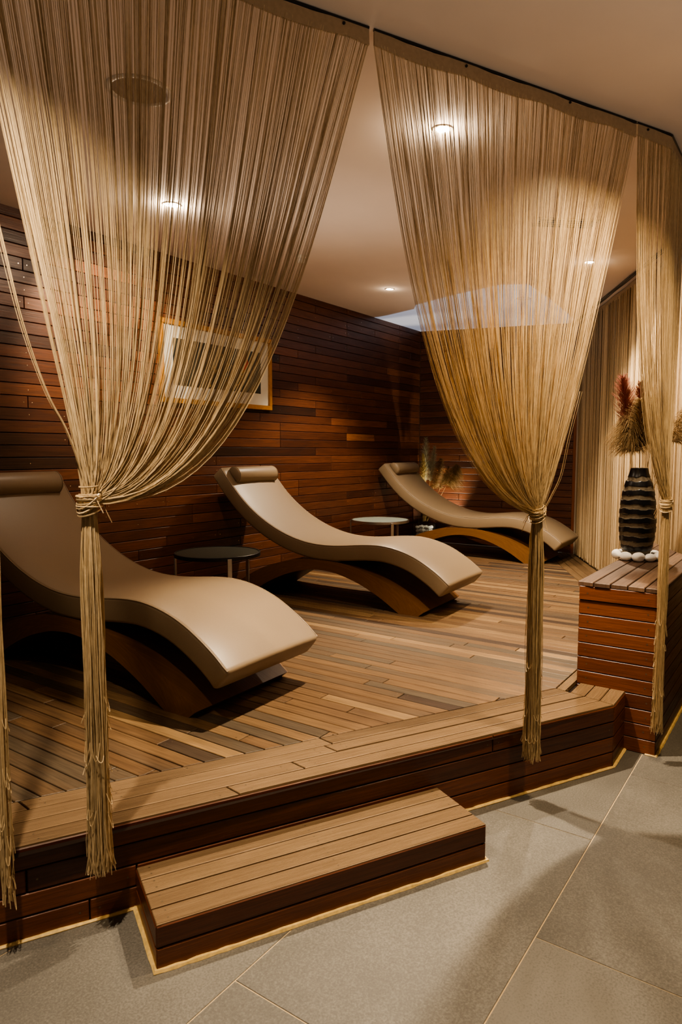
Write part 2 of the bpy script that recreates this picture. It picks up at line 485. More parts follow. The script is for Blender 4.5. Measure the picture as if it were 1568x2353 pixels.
mb = MB()   # plain jamb beside it
mb.box((0, 0, 0), (.10, .06, 2.70), 0, .5, .003)
o_ = mb.build('trim_3', M['plaster']); o_.location = un(UW - .02, n2 - .145, ZD); o_.rotation_euler = (0, 0, math.atan2(N.y, N.x)); tag(o_, kind='structure')
# plain enclosing walls
def quadwall(name, a, b, h=3.4, z0=-.0):
    mb = MB(); mb.add([(a.x, a.y, z0), (b.x, b.y, z0), (b.x, b.y, h), (a.x, a.y, h)], [(0, 1, 2, 3)])
    return tag(mb.build(name, M['plaster']), kind='structure')
quadwall('wall_right', un(8.6, 2.6), un(8.6, -6.0))
quadwall('wall_far', un(LF - .25, NW + .03), un(8.6, NW + .03))
# ------------------------------------------------------------------ ceiling, with its cool-lit area painted on as a glowing sheet
cool_edge = [UN(atc(*p)) for p in ((869, 728), (891, 724), (952, 709.5), (956, 700), (1041, 677), (1150, 653), (1215, 652), (1270, 690), (1320, 732))]
mb = MB()
cv = lambda p: U * p[0] + N * p[1] + Z * ceil_z(p[1])
mb.add([cv(p) for p in ((-3.2, -6.2), (9, -6.2), (9, 4.6), (-3.2, 4.6))], [(3, 2, 1, 0)])
tag(mb.build('ceiling', M['ceiling']), kind='structure')
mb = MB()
sk = list(cool_edge) + [(UW - .005, 2.45), (UW - .005, NW - .005), (cool_edge[0][0], NW - .005)]
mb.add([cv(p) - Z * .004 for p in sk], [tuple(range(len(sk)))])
M['cool_glow'] = simple('painted_cool_light', (.62, .66, .76), .7, emit=(.60, .68, .88), estr=.22)  # bluish emission stands in for cool light falling on the ceiling
tag(mb.build('cool_lit_patch_1', M['cool_glow']), kind='structure')
# ------------------------------------------------------------------ step
stp = empty('wooden_step', (EA + D * .35 + MO * .16))
tag(stp, 'low wooden step of ridged boards standing in front of the deck', 'step')
SL = Vector((-.534, 1.857, 0)); SR = Vector((.535, 2.400, 0)); sd = (SR - SL).normalized(); sw = (SR - SL).length
so = Vector((sd.y, -sd.x, 0)); SH = .142
depth = -(SL - EA).dot(MO) * -1 - .004
base = stp.location
def loc_(v): return v - base
mb = MB(); fr = (loc_(SL + Z * SH), sd, -so, Z)
bd = depth / 4
for k in range(4):
    plank(mb, [(0, k * bd), (sw, k * bd), (sw, (k + 1) * bd), (0, (k + 1) * bd)], fr, (1, 0), .006, .022, .002, (.62, .5, .66, .4)[k])
    for x in (.04, sw - .04, sw / 2):
        for g in (.28, .72): nail(mb, (x, (k + g) * bd), fr, .003, .0004, 1)
mb.build('tread', [M['border'], M['nail']], stp)
mb = MB()
for fr, L in (((loc_(SL), sd, Z, so), sw), ((loc_(SR), -so, Z, sd), depth), ((loc_(SL - so * depth), so, Z, -sd), depth)):
    flat(mb, [(0, 0), (L, 0), (L, SH - .01), (0, SH - .01)], fr, -.017, 1)
    for k in range(2):
        h2 = (SH - .004) / 2
        plank(mb, [(0, k * h2), (L, k * h2), (L, (k + 1) * h2), (0, (k + 1) * h2)], fr, (1, 0), .004, .017, .003, (.7, .35)[k])
mb.build('side_boards', [M['fascia'], M['darkgap']], stp)
o_ = bead('sealant_bead', [loc_(SL - so * depth - sd * .004), loc_(SL - sd * .004 + so * .004), loc_(SR + so * .004 + sd * .004), loc_(SR - so * depth + sd * .004)], parent=stp)
tag(o_, 'yellowed bead along the foot of the step')
# ------------------------------------------------------------------ plinth with the vase
ZP = .84
pt = empty('wooden_plinth', un(PF_u + .6, (PL_n + PR_n) / 2)); base = pt.location.copy()
tag(pt, 'tall red-brown boarded plinth beside the deck carrying the striped vase', 'plinth')
gapd = .035
def dr_at(n):  # u of the drape line at a given n
    t = (n - DR1[1]) / dr_d[1]; return DR1[0] + dr_d[0] * t
endL = dr_at(PL_n) - gapd - .06; endR = dr_at(PR_n) - gapd - .06
mb = MB(); W = PL_n - PR_n; rows = 11; hb = (ZP - .022) / rows
faces = (((un(PF_u, PL_n) - base, -N, Z, -U), W), ((un(endL, PL_n) - base, -U, Z, N), endL - PF_u), ((un(PF_u, PR_n) - base, U, Z, -N), endR - PF_u))
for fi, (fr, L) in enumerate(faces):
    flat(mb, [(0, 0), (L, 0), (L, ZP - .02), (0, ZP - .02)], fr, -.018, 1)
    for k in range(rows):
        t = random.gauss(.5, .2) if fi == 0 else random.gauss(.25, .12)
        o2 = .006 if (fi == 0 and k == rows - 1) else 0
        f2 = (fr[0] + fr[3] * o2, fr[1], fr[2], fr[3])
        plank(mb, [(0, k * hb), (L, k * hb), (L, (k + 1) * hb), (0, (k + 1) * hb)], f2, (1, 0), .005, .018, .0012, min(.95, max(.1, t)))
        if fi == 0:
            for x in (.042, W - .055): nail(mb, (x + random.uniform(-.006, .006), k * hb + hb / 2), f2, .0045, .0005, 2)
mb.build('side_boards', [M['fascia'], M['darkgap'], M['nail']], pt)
mb = MB(); fr = (Vector((0, 0, ZP)) - base, U, N, Z)
nb = 5; wb = (W + .016) / nb
for k in range(nb):
    a = PR_n - .008 + k * wb; b = a + wb
    ea = dr_at(a) - gapd - .05; eb = dr_at(b) - gapd - .05
    plank(mb, [(PF_u - .006 - random.random() * .008, a), (ea, a), (eb, b), (PF_u - .006 - random.random() * .008, b)], fr, (1, 0), .006, .021, .003, random.random())
mb.build('top_boards', [M['plinth_top']], pt)
o_ = bead('trim_4', [un(PF_u - .004, nS - .1), un(PF_u - .004, PR_n - .004), un(endR, PR_n - .004)]); tag(o_, kind='structure')
# ------------------------------------------------------------------ loungers
SW_ = .69
top_pts = [(1.883, 1.06), (1.75, .90), (1.61, .765), (1.45, .652), (1.27, .561), (1.09, .502), (.93, .474), (.76, .470), (.62, .481), (.487, .495), (.38, .501), (.283, .498), (.154, .475), (.017, .427), (-.114, .352), (-.184, .302), (-.236, .258)]
curve = catmull(top_pts, 4)
for _ in range(3):
    curve = [curve[0]] + [tuple((curve[i - 1][j] + 2 * curve[i][j] + curve[i + 1][j]) / 4 for j in (0, 1)) for i in range(1, len(curve) - 1)] + [curve[-1]]
S0 = .87
arch_out = [(-.043, .034), (.06, .108), (.2, .188), (.343, .252), (.49, .298), (.63, .329), (.75, .342), (.87, .345)]
arch_in = [(.16, 0), (.295, .087), (.41, .148), (.54, .203), (.69, .246), (.78, .26), (.87, .266)]
TH = .124
def make_lounger():
    root = empty('wave_lounger')
    mb = MB()
    # frames along the curve; local x = s - S0 (toward the head), y = +half width on the near side
    n = len(curve); T = []; Nn = []
    for i in range(n):
        a, b = curve[max(i - 1, 0)], curve[min(i + 1, n - 1)]
        t = Vector((b[0] - a[0], b[1] - a[1])).normalized(); T.append(t); Nn.append(Vector((-t.y, t.x)) if t.x < 0 and False else Vector((t.y, -t.x)))
    hw = SW_ / 2
    def section(rin, th, drop, crown=1.0):
        """closed loop of (y, w): w = 0 at the top, negative inside"""
        r1, r2 = .02, .016; h = hw - rin; pts = []
        top = -drop; bot = -(th - drop)
        for k in range(4):
            a = math.pi / 2 * k / 3; pts.append((h - r1 + r1 * math.sin(a), top - r1 + r1 * math.cos(a)))
        for k in range(3):
            a = math.pi / 2 * k / 2; pts.append((h - r2 + r2 * math.cos(a), bot + r2 - r2 * math.sin(a)))
        for k in range(3):
            a = math.pi / 2 * k / 2; pts.append((-h + r2 - r2 * math.sin(a), bot + r2 - r2 * math.cos(a)))
        for k in range(4):
            a = math.pi / 2 * k / 3; pts.append((-h + r1 - r1 * math.cos(a), top - r1 + r1 * math.sin(a)))
        m = 6
        for k in range(1, m):
            y = -h + r1 + (2 * h - 2 * r1) * k / m
            pts.append((y, top + .012 * crown * (1 - (y / h) ** 2)))
        return pts
    stations = []
    e = [(.016, 0.0, .014), (.005, .006, .005), (0, .014, 0)]
    for ins, d, drop in e: stations.append((Vector(curve[0]) + T[0] * (d - .014), Nn[0], section(ins, TH, drop)))
    for i in range(1, n - 1): stations.append((Vector(curve[i]), Nn[i], section(0, TH, 0)))
    for ins, d, drop in reversed(e): stations.append((Vector(curve[-1]) - T[-1] * (d - .014), Nn[-1], section(ins, TH, drop)))
    vs = []; m = len(stations[0][2])
    for c, nn, sec in stations:
        for y, w in sec:
            q = c + nn * w; vs.append((q.x - S0, y, q.y))
    fs = [(i * m + k, i * m + (k + 1) % m, (i + 1) * m + (k + 1) % m, (i + 1) * m + k) for i in range(len(stations) - 1) for k in range(m)]
    fs.append(tuple(reversed(range(m)))); fs.append(tuple(range((len(stations) - 1) * m, len(stations) * m)))
    mb.add(vs, fs)
    pad = mb.build('seat_pad', M['leather'], root, smooth=True); fix_normals(pad)
    mb = MB()   # piping round the top edge
    loop = []
    for sgn in (1, -1):
        seq = range(2, len(stations) - 2) if sgn > 0 else range(len(stations) - 3, 1, -1)
        for i in seq:
            c, nn, sec = stations[i]; q = c - nn * .005; loop.append((q.x - S0, sgn * (hw - .0045), q.y))
    loop.append(loop[0]); mb.tube(loop, .0038, 6)
    mb.build('piping', M['leather'], pad, smooth=True)
    # pillow: D-shaped roll near the head end
    mb = MB(); c = Vector((1.80, .985)); i0 = min(range(n), key=lambda i: (Vector(curve[i]) - c).length)
    t, nn, c = T[i0], Nn[i0], Vector(curve[i0])
    prof = []
    for k in range(15):
        a = math.pi * k / 14; prof.append((.073 * math.cos(a), .074 * math.sin(a) ** .8 + .006))
    prof += [(-.072, -.002), (-.03, -.012), (.03, -.012), (.072, -.002)]
    hl = .275; m = len(prof); vs = []; sts = [(-hl, .86), (-hl + .006, .95), (-hl + .016, 1), (hl - .016, 1), (hl - .006, .95), (hl, .86)]
    for y, sc in sts:
        for a, b in prof:
            q = c + t * (a * sc) + nn * (.012 + (b - .035) * sc + .035); vs.append((q.x - S0, y, q.y))
    fs = [(i * m + k, i * m + (k + 1) % m, (i + 1) * m + (k + 1) % m, (i + 1) * m + k) for i in range(len(sts) - 1) for k in range(m)]
    fs += [tuple(reversed(range(m))), tuple(range((len(sts) - 1) * m, len(sts) * m))]
    mb.add(vs, fs); pil = mb.build('pillow', M['leather'], root, smooth=True); fix_normals(pil)
    for sg in (-1, 1):
        mb = MB(); lp = []
        for a, b in prof:
            q = c + t * (a * 1.0) + nn * (.012 + b); lp.append((q.x - S0, sg * (hl - .012), q.y))
        lp.append(lp[0]); mb.tube(lp, .003, 5)
        mb.build('piping', M['leather'], pil, smooth=True)
    # arch
    half = catmull(arch_out, 5); outc = half + [(2 * S0 - a, b) for a, b in reversed(half[:-1])]
    half = catmull(arch_in, 5); inn = half + [(2 * S0 - a, b) for a, b in reversed(half[:-1])]
    loop = outc + [(2 * S0, 0)] + list(reversed(inn)) + [(0, 0)]
    # faces: walk both arcs together
    mb = MB(); ah = SW_ / 2 - .004
    def res(c, m):
        L = [0]
        for i in range(1, len(c)): L.append(L[-1] + math.hypot(c[i][0] - c[i - 1][0], c[i][1] - c[i - 1][1]))
        out = []
        for k in range(m):
            d = L[-1] * k / (m - 1); i = max(1, next((i for i in range(1, len(L)) if L[i] >= d - 1e-9), len(L) - 1))
            f = (d - L[i - 1]) / (L[i] - L[i - 1]); out.append((c[i - 1][0] + (c[i][0] - c[i - 1][0]) * f, c[i - 1][1] + (c[i][1] - c[i - 1][1]) * f))
        return out
    m = 49; O = res(outc, m); I = res(inn, m)
    foot0, foot1 = (0.0, 0.0), (2 * S0, 0.0)
    def ringv(pts, y): return [(a - S0, y, b) for a, b in pts]
    O2 = [foot0] + O + [foot1]; I2 = [I[0]] + I + [I[-1]]
    for y, flip in ((ah, 0), (-ah, 1)):
        vs = ringv(O2, y) + ringv(I2, y); k2 = len(O2)
        fs = [((i, i + 1, k2 + i + 1, k2 + i) if flip else (k2 + i, k2 + i + 1, i + 1, i)) for i in range(k2 - 1)]
        fs = [f for f in fs]
        pcs = [(i * .04, b * 1.0 + (0 if i < k2 else .3), 3.0) for i, (a, _, b) in enumerate(vs)]
        mb.add(vs, fs, 0, .55, pcs)
    for pts, fl in ((O2, 0), (I2, 1)):
        vs = ringv(pts, ah) + ringv(pts, -ah); k2 = len(pts)
        fs = [((i, i + 1, k2 + i + 1, k2 + i) if not fl else (k2 + i, k2 + i + 1, i + 1, i)) for i in range(k2 - 1)]
        mb.add(vs, fs, 0, .35, [(y_, i * .03, 1.0) for i, (a, y_, b) in enumerate(vs)])
    for a, b in ((foot0, I[0]), (I[-1], foot1)):
        mb.add([(a[0] - S0, ah, 0), (b[0] - S0, ah, 0), (b[0] - S0, -ah, 0), (a[0] - S0, -ah, 0)], [(0, 1, 2, 3)], 0, .3)
    mb.build('arch_base', M['arch'], root)
    mb = MB(); mb.box((-.17, -ah + .01, .343), (.17, ah - .01, .352), 0, .5, .001)
    mb.build('fixing_plate', M['steel'], root)
    return root
def copy_tree(o, parent=None):
    c = o.copy(); COL.objects.link(c)
    if parent is not None: c.parent = parent
    for ch in list(o.children): copy_tree(ch, c)
    return c
lounger = make_lounger()
def place_lounger(o, near_foot, ang, s=0.0):
    d = Vector((math.cos(R(ang)), math.sin(R(ang)), 0)); far = Vector((d.y, -d.x, 0))
    p = near_foot + d * (S0 - s) + far * (SW_ / 2)
    o.location = (p.x, p.y, ZD); o.rotation_euler = (0, 0, R(ang))
l2, l1, l3 = lounger, copy_tree(lounger), copy_tree(lounger)
place_lounger(l2, at(960.7, 1417, ZD), 148)
place_lounger(l1, at(432.5, 1650, ZD), 147)
place_lounger(l3, at(1196, 1294.5, ZD), 147, .20)
G = 'leather wave loungers in a row on the deck'
tag(l1, 'nearest taupe leather wave lounger, at left behind the left curtain tassel', 'lounger', G)
tag(l2, 'middle taupe leather wave lounger, in full view between the two side tables', 'lounger', G)
tag(l3, 'farthest taupe leather wave lounger, its foot behind the centre curtain tassel', 'lounger', G)
# ------------------------------------------------------------------ side tables
def side_table(u, n, h, rad, rim, mesh, legm, label, rot):
    root = empty('side_table', un(u, n, ZD), rot)
    tag(root, label, 'table', 'round metal side tables between the loungers')
    mb = MB(); mb.lathe([(rad - .012, h - .03), (rad, h - .028), (rad, h - .002), (rad - .003, h), (rad - .014, h), (rad - .014, h - .006), (rad - .012, h - .03)], 64)
    mb.build('rim', rim, root, smooth=False)
    mb = MB(); mb.lathe([(0.0005, h - .004), (rad - .013, h - .004), (rad - .013, h - .012), (0.0005, h - .012)], 64); mb.build('table_top', mesh, root)
    for k in range(3):
        a = 2 * math.pi * k / 3; mb = MB()
        mb.box((-.006, -.016, 0), (.006, .016, h - .012), 0, .5, .0015)
        lg = mb.build('leg', legm, root); lg.location = ((rad + .007) * math.cos(a), (rad + .007) * math.sin(a), 0); lg.rotation_euler = (0, 0, a)
    return root
tz = .45
side_table(3.66, 3.69, tz, .322, M['black_metal'], M['mesh_dark'], M['steel'], 'round side table with dark perforated top between the near and middle loungers', R(55))
side_table(6.5, 4.0, tz, .325, M['steel'], M['mesh_pale'], M['steel'], 'round side table with pale top between the middle and far loungers', R(-70))
# ------------------------------------------------------------------ framed picture on the left wall
pf = empty('framed_picture', un(4.45, NW, 1.91)); tag(pf, 'framed picture with red sun and golden twigs hanging on the wood-clad wall', 'picture')
pf.rotation_euler = (0, 0, math.atan2(U.y, U.x))           # local x along the wall, -y into the room
fw, fh, fb = 1.38, .68, .042
M['frame'] = simple('orange_varnished_frame', (.42, .19, .03), .35, nscale=30, namt=.15)
M['mat'] = simple('white_picture_mount', (.72, .70, .62), .8)
M['print'] = None
mb = MB()
for lo, hi in (((-fw / 2, -.03, 0), (fw / 2, -.002, fb)), ((-fw / 2, -.03, fh - fb), (fw / 2, -.002, fh)), ((-fw / 2, -.03, fb), (-fw / 2 + fb, -.002, fh - fb)), ((fw / 2 - fb, -.03, fb), (fw / 2, -.002, fh - fb))):
    mb.box(lo, hi, 0, .5, .003)
mb.build('frame', M['frame'], pf)
mb = MB(); mb.box((-fw / 2 + .02, -.014, .02), (fw / 2 - .02, -.004, fh - .02)); mb.build('mount', M['mat'], pf)
m_, nt, b_ = newmat('dark_painted_print')
g = noise(nt, mapping(nt, objco(nt), (5, 1, 1)), 1.6, 4)
nt.links.new(ramp(nt, [(.35, (.012, .014, .011)), (.6, (.05, .05, .035)), (.8, (.10, .08, .05))], g), b_.inputs['Base Color']); b_.inputs['Roughness'].default_value = .5
px0, px1, pz0, pz1 = -.545, .535, .15, .535
mb = MB(); mb.box((px0, -.0165, pz0), (px1, -.0142, pz1)); art = mb.build('print', m_, pf)
M['sun'] = simple('red_sun_paint', (.42, .07, .035), .6); M['gold'] = simple('gold_paint', (.50, .30, .10), .4, .3); M['blossom'] = simple('white_blossom_paint', (.75, .72, .65), .6)
mb = MB(); mb.add([(.30 + .062 * math.cos(k * .2618), -.0172, .415 + .085 * math.sin(k * .2618)) for k in range(24)], [tuple(range(24))]); mb.build('sun_disc', M['sun'], art)
mb = MB()
def ptube(pts, r): mb.tube([(x, -.0176, z) for x, z in pts], r, 4)
rs = random.Random(3)
for (x, z, n_) in ((.02, .43, 3), (.08, .36, 3), (-.08, .30, 4), (.26, .28, 5), (.22, .22, 5), (.06, .24, 2), (-.14, .20, 2), (.30, .33, 3), (.40, .19, 1)):
    for k in range(n_):
        a = rs.uniform(0, 6.3); L = rs.uniform(.025, .05)
        cx_, cz_ = x + rs.uniform(-.03, .03), z + rs.uniform(-.03, .03)
        ptube([(cx_ + L * .5 * math.cos(a) * math.cos(q * .785) - L * .3 * math.sin(a) * math.sin(q * .785), cz_ + L * .5 * math.sin(a) * math.cos(q * .785) + L * .3 * math.cos(a) * math.sin(q * .785)) for q in range(9)], .0022)
ptube([(-.10, .28), (-.02, .33), (.04, .40), (.02, .47)], .0022); ptube([(.2, .2), (.27, .25), (.28, .32), (.33, .37)], .003); ptube([(.04, .34), (.12, .38), (.2, .36)], .002)
mb.build('golden_twigs', M['gold'], art)
mb = MB()
for k in range(5):
    a = k * 1.2566; mb.add([(-.245 + .013 * math.cos(a) + .008 * math.cos(q * .785), -.0174, .27 + .013 * math.sin(a) + .008 * math.sin(q * .785)) for q in range(8)], [tuple(range(8))])
mb.build('white_blossom', M['blossom'], art)
# ------------------------------------------------------------------ string curtains
PQ = Vector((-.739, 2.041, 0))            # curtain plane through PQ along D
def cp(s, z, off=0.0): return PQ + D * s + MO * off + Z * z
def ps(px): return on_plane(px, PQ, D)
def track_z(p): return ceil_z(N.dot(p))
def smoothnoise(seed):
    r = random.Random(seed); c = [(r.uniform(.5, 1), r.uniform(0, 6.28), f) for f in (7, 13, 23, 41, 67, 110)]
    return lambda t: sum(a * math.sin(f * t * 1.9 + p) / (1 + .25 * i) for i, (a, p, f) in enumerate(c)) / 3.0
def curtain(label, top_fn, K, P1L, P1R, P2L, P2R, n, tail_end, seed, r=.00085, tail_r=.035, tail_n=300, tail_rad=.0011, plane=None, lock=None, strays=(), header=True, screws=(), clump=.03, group='knotted string curtains', kscale=1.0):
    rnd = random.Random(seed); ns = smoothnoise(seed + 1); n2 = smoothnoise(seed + 2)
    root = empty('string_curtain', Vector((K.x, K.y, track_z(K)))); base = root.location.copy()
    tag(root, label, 'curtain', group)
    cpf = plane or cp
    mb = MB()
    lines = []
    for i in range(n):
        t = (i + rnd.uniform(-.7, .7)) / (n - 1); t = min(1, max(0, t))
        t += .012 * ns(t * 2.3) ; t = min(1, max(0, t))
        top = top_fn(t)
        tt = min(1, max(0, t + clump * ns(t)))
        p1 = [P1L[j] + (P1R[j] - P1L[j]) * tt for j in (0, 1)]; p2 = [P2L[j] + (P2R[j] - P2L[j]) * tt for j in (0, 1)]
        p1[0] += .010 * n2(t) + rnd.gauss(0, .003); p2[0] += .018 * ns(t + 3) + rnd.gauss(0, .005); p2[1] += .035 * n2(t + 5) + rnd.gauss(0, .008)
        if lock and lock[0] <= t <= lock[1]: p2[1] += lock[2]; p2[0] += lock[3]
        lay = rnd.uniform(-1, 1)
        a0 = top + MO * (lay * .004)
        a1 = cpf(p1[0], p1[1], lay * .012 + .010 * ns(t * 1.7)); a2 = cpf(p2[0], p2[1], lay * .02 + .012 * n2(t * 1.3))
        a3 = K + D * rnd.gauss(0, .009) + MO * (lay * .014) + Z * rnd.uniform(-.012, .018)
        pts = []
        for k in range(25):
            q = k / 24; w = 1 - q
            pts.append(a0 * w ** 3 + a1 * (3 * q * w * w) + a2 * (3 * q * q * w) + a3 * q ** 3 - base)
        tint = min(1, max(0, .5 + .28 * ns(t * 3 + 1) + rnd.gauss(0, .18)))
        mb.tube(pts, r * rnd.uniform(.8, 1.25), 3, tint)
    for path, cnt in strays:
        for _ in range(cnt):
            j = rnd.gauss(0, .004); lay = rnd.uniform(-.008, .012)
            P3 = catmull([(*ps(q), 0.0) for q in path], 6)
            mb.tube([cp(a + j * (1 - i / len(P3)), b, .012 + lay) - base for i, (a, b, _z) in enumerate(P3)], r * .9, 3, rnd.uniform(.3, .7))
    tag(mb.build('string_fall', M['string'], root), kind='stuff')
    # knot: wrapped turns
    mb = MB(); kr = tail_r * .95 * kscale
    for k in range(34):
        pts = []; a = rnd.uniform(0, 6.28); h = rnd.gauss(0, .011) * kscale; tilt = rnd.gauss(.25, .25); rr = kr * rnd.uniform(.72, 1.12)
        for q in range(15):
            b = a + q / 14 * rnd.uniform(5.6, 6.4) if False else a + q / 14 * 6.1
            pts.append(K - base + D * (rr * math.cos(b)) + MO * (rr * math.sin(b)) + Z * (h + tilt * rr * math.cos(b + .5)))
        mb.tube(pts, .0022, 4, rnd.uniform(.3, .9))
    for k in range(5):
        pts = []; a = rnd.uniform(0, 6.28); L = rnd.uniform(.03, .08)
        for q in range(11):
            b = q / 10
            pts.append(K - base + (D * math.cos(a) + MO * math.sin(a)) * (kr * (.9 + 1.0 * math.sin(b * 3.14))) + Z * (-L * math.sin(b * 3.14) * 1.2 + .01))
        mb.tube(pts, .0012, 3, .8)
    mb.build('knot', M['string'], root)
    # tassel
    mb = MB()
    for k in range(tail_n):
        a = rnd.uniform(0, 6.28); q0 = math.sqrt(rnd.random()); e_ = tail_end + abs(rnd.gauss(0, .035)) + (rnd.random() ** 3) * .55 * (1 if rnd.random() < .22 else 0)
        L = K.z - e_; pts = []
        px_, py_ = rnd.uniform(0, 6), rnd.uniform(0, 6); wob = rnd.uniform(.001, .004)
        m = 22
        for j in range(m):
            f = j / (m - 1); z = K.z - L * f
            spread = tail_r * (.55 + .38 * min(1, f * 5) + .18 * max(0, f - .75) * 4)
            x = q0 * spread * math.cos(a) + wob * math.sin(px_ + f * 9) * min(1, f * 3); y = q0 * spread * math.sin(a) + wob * math.cos(py_ + f * 8) * min(1, f * 3)
            if f > .93: x += (f - .93) * rnd.gauss(0, .09)
            pts.append(Vector((K.x, K.y, z)) + D * x + MO * y - base)
        mb.tube(pts, tail_rad * rnd.uniform(.8, 1.2), 3, min(1, max(0, rnd.gauss(.5, .2))))
    for k in range(26):   # looped and frayed threads
        a = rnd.uniform(0, 6.28); z = tail_end + rnd.random() * .55 + .03; L = rnd.uniform(.02, .06); pts = []
        for q in range(9):
            b = q / 8; rr = tail_r * (.92 + .30 * math.sin(b * 3.14))
            a2 = a + .7 * (b - .5)
            pts.append(Vector((K.x, K.y, z - L * math.sin(b * 3.14))) + D * (rr * math.cos(a2)) + MO * (rr * math.sin(a2)) - base)
        mb.tube(pts, .0009, 3, .85)
    tag(mb.build('tassel', M['string'], root), kind='stuff')
    # header tape
    if header:
        mb = MB(); m = 60; vs = []; tn = []
        for i in range(m + 1):
            t = i / m; p = top_fn(t); zc = track_z(p)
            sag = .012 * abs(math.sin(math.pi * t * header)) + .004
            for h, o in ((zc - sag, .002), (zc - sag - .052, .004), (zc - sag - .052, -.004), (zc - sag, -.004)):
                vs.append(Vector((p.x, p.y, h)) + MO * o - base)
        fs = []
        for i in range(m):
            for k in range(4): fs.append((i * 4 + k, i * 4 + (k + 1) % 4, (i + 1) * 4 + (k + 1) % 4, (i + 1) * 4 + k))
        fs += [(0, 1, 2, 3), (4 * m + 3, 4 * m + 2, 4 * m + 1, 4 * m)]
        mb.add(vs, fs); hd = mb.build('header_tape', M['header'], root)
        rl = MB(); pp = []  # dark tube standing in for the shaded gap above the tape
        for i in range(31):
            p = top_fn(i / 30); pp.append(Vector((p.x, p.y, track_z(p) - .006)) - MO * .001 - base)
        rl.tube(pp, .006, 6, caps=True); rl.build('gap_shade', M['black_metal'], root)
        for t in screws:
            p = top_fn(t); zc = track_z(p); mb = MB()
            c = Vector((p.x, p.y, zc - .022)) + MO * .006 - base
            vs = [c + (D * math.cos(k * .785) + Z * math.sin(k * .785)) * .005 + MO * h for h in (-.003, .002) for k in range(8)]
            mb.add(vs, [(k, (k + 1) % 8, 8 + (k + 1) % 8, 8 + k) for k in range(8)] + [tuple(range(8, 16))]); mb.build('screw', M['black_metal'], hd)
    return root
def straight(s0, s1):
    def f(t):
        p = PQ + D * (s0 + (s1 - s0) * t); return Vector((p.x, p.y, track_z(p) - .05))
    return f
# left curtain
KA = cp(-.015, 1.358)
curtain('wide string curtain at left, knotted in front of the nearest lounger', straight(-.30, .938), KA, ps((45, 480)), ps((700, 660)), ps((165, 1000)), ps((575, 1190)), 560, .185, 11, r=.0009, screws=(.56, .92), header=3.2, clump=.035, strays=((((-60, 300), (0, 545), (50, 745), (105, 900), (150, 985), (180, 1065), (200, 1145)), 9),))
# centre curtain
KB = cp(1.752, 1.247)
curtain('string curtain at centre, knotted in front of the foot of the farthest lounger', straight(.958, 2.258), KB, ps((925, 560)), ps((1402, 600)), ps((1012, 1110)), ps((1300, 1050)), 860, .178, 23, screws=(.30, .70), header=3.4, lock=(0, .13, -.055, -.02), r=.00066, strays=((((1330, 900), (1302, 1010), (1285, 1090), (1262, 1140), (1240, 1180)), 4), (((1100, 1070), (1150, 1140), (1200, 1175), (1232, 1182)), 6)))
# right curtain: rounds the corner of the track
cs = 2.487; cpt = PQ + D * cs
def corner_top(t):
    d = t * .62
    if d < cs - 2.266: p = PQ + D * (2.266 + d)
    else: p = cpt + U * (d - (cs - 2.266))
    return Vector((p.x, p.y, track_z(p) - .05))
KC = cp(2.537, 1.266, .01)
def plane_c(s, z, off=0.0):
    if s <= cs: return cp(s, z, off)
    p = cpt + U * (s - cs) - N * off; return Vector((p.x, p.y, z))
curtain('narrow string curtain at right, knotted beside the striped vase', corner_top, KC, (2.285, 2.1), (2.80, 2.1), (2.36, 1.55), (2.72, 1.5), 380, .15, 37, plane=plane_c, header=1.0, tail_r=.023, tail_n=170, kscale=1.25, screws=(.1,))
# far-left curtain, only its hanging lock shows
KD = cp(-.275, 2.25)
curtain('loose lock of string curtain hanging at the left edge of the deck', straight(-1.1, -.32), KD, (-.9, 2.6), (-.30, 2.6), (-.5, 2.3), (-.28, 2.4), 200, .16, 51, tail_r=.017, tail_n=46, header=2.0, tail_rad=.0014)
# ------------------------------------------------------------------ far drape of plain strings
root = empty('string_drape', Vector((2.5, 6.0, 0))); base = root.location.copy()
tag(root, 'pale full-length string drape hanging straight behind the plinth and vase', 'curtain')
A = Vector((2.745, 7.93, 0)); B = Vector((2.20, 3.9, 0)); Ld = (B - A).length; dd = (B - A).normalized(); dn = Vector((dd.y, -dd.x, 0))
if dn.x > 0: dn = -dn
mb = MB(); rnd = random.Random(5); ns = smoothnoise(77)
nst = 1250
for i in range(nst):
    f = (i + rnd.random()) / nst; x = f * Ld; off = .009 * ns(f * 2) + rnd.uniform(-.010, .010)
    p = A + dd * x + dn * off; zt = ceil_z(N.dot(p)) - .05; u_, n_ = UN(p)
    zb = .012 + abs(rnd.gauss(0, .012)) + (ZD if n_ > PL_n + .0 else 0) + (ZP if False else 0)
    w = rnd.uniform(.0022, .0044); tw = dd * (w * math.cos(rnd.gauss(0, .5))) + dn * (w * .5 * rnd.gauss(0, 1)); vs = []
    b1 = dn * rnd.gauss(0, .004) + dd * rnd.gauss(0, .006)
    for z, o2 in ((zt, Vector()), ((zt + zb) / 2, b1 * .6), (zb, b1)):
        q = Vector((p.x, p.y, z)) + o2 - base; vs += [q - tw, q + tw]
    mb.add(vs, [(0, 1, 3, 2), (2, 3, 5, 4)], 0, min(1, max(0, .55 + .2 * ns(f * 4) + rnd.gauss(0, .22))))
tag(mb.build('string_fall', M['drape'], root), kind='stuff')
mb = MB(); m = 60; vs = []
for i in range(m + 1):
    p = A + dd * (Ld * i / m); zc = ceil_z(N.dot(p)); sg = .012 * abs(math.sin(i / m * 3.14 * 6)) + .004
    for h, o in ((zc - sg, .004), (zc - sg - .055, .004), (zc - sg - .055, -.004), (zc - sg, -.004)): vs.append(Vector((p.x, p.y, h)) + dn * o - base)
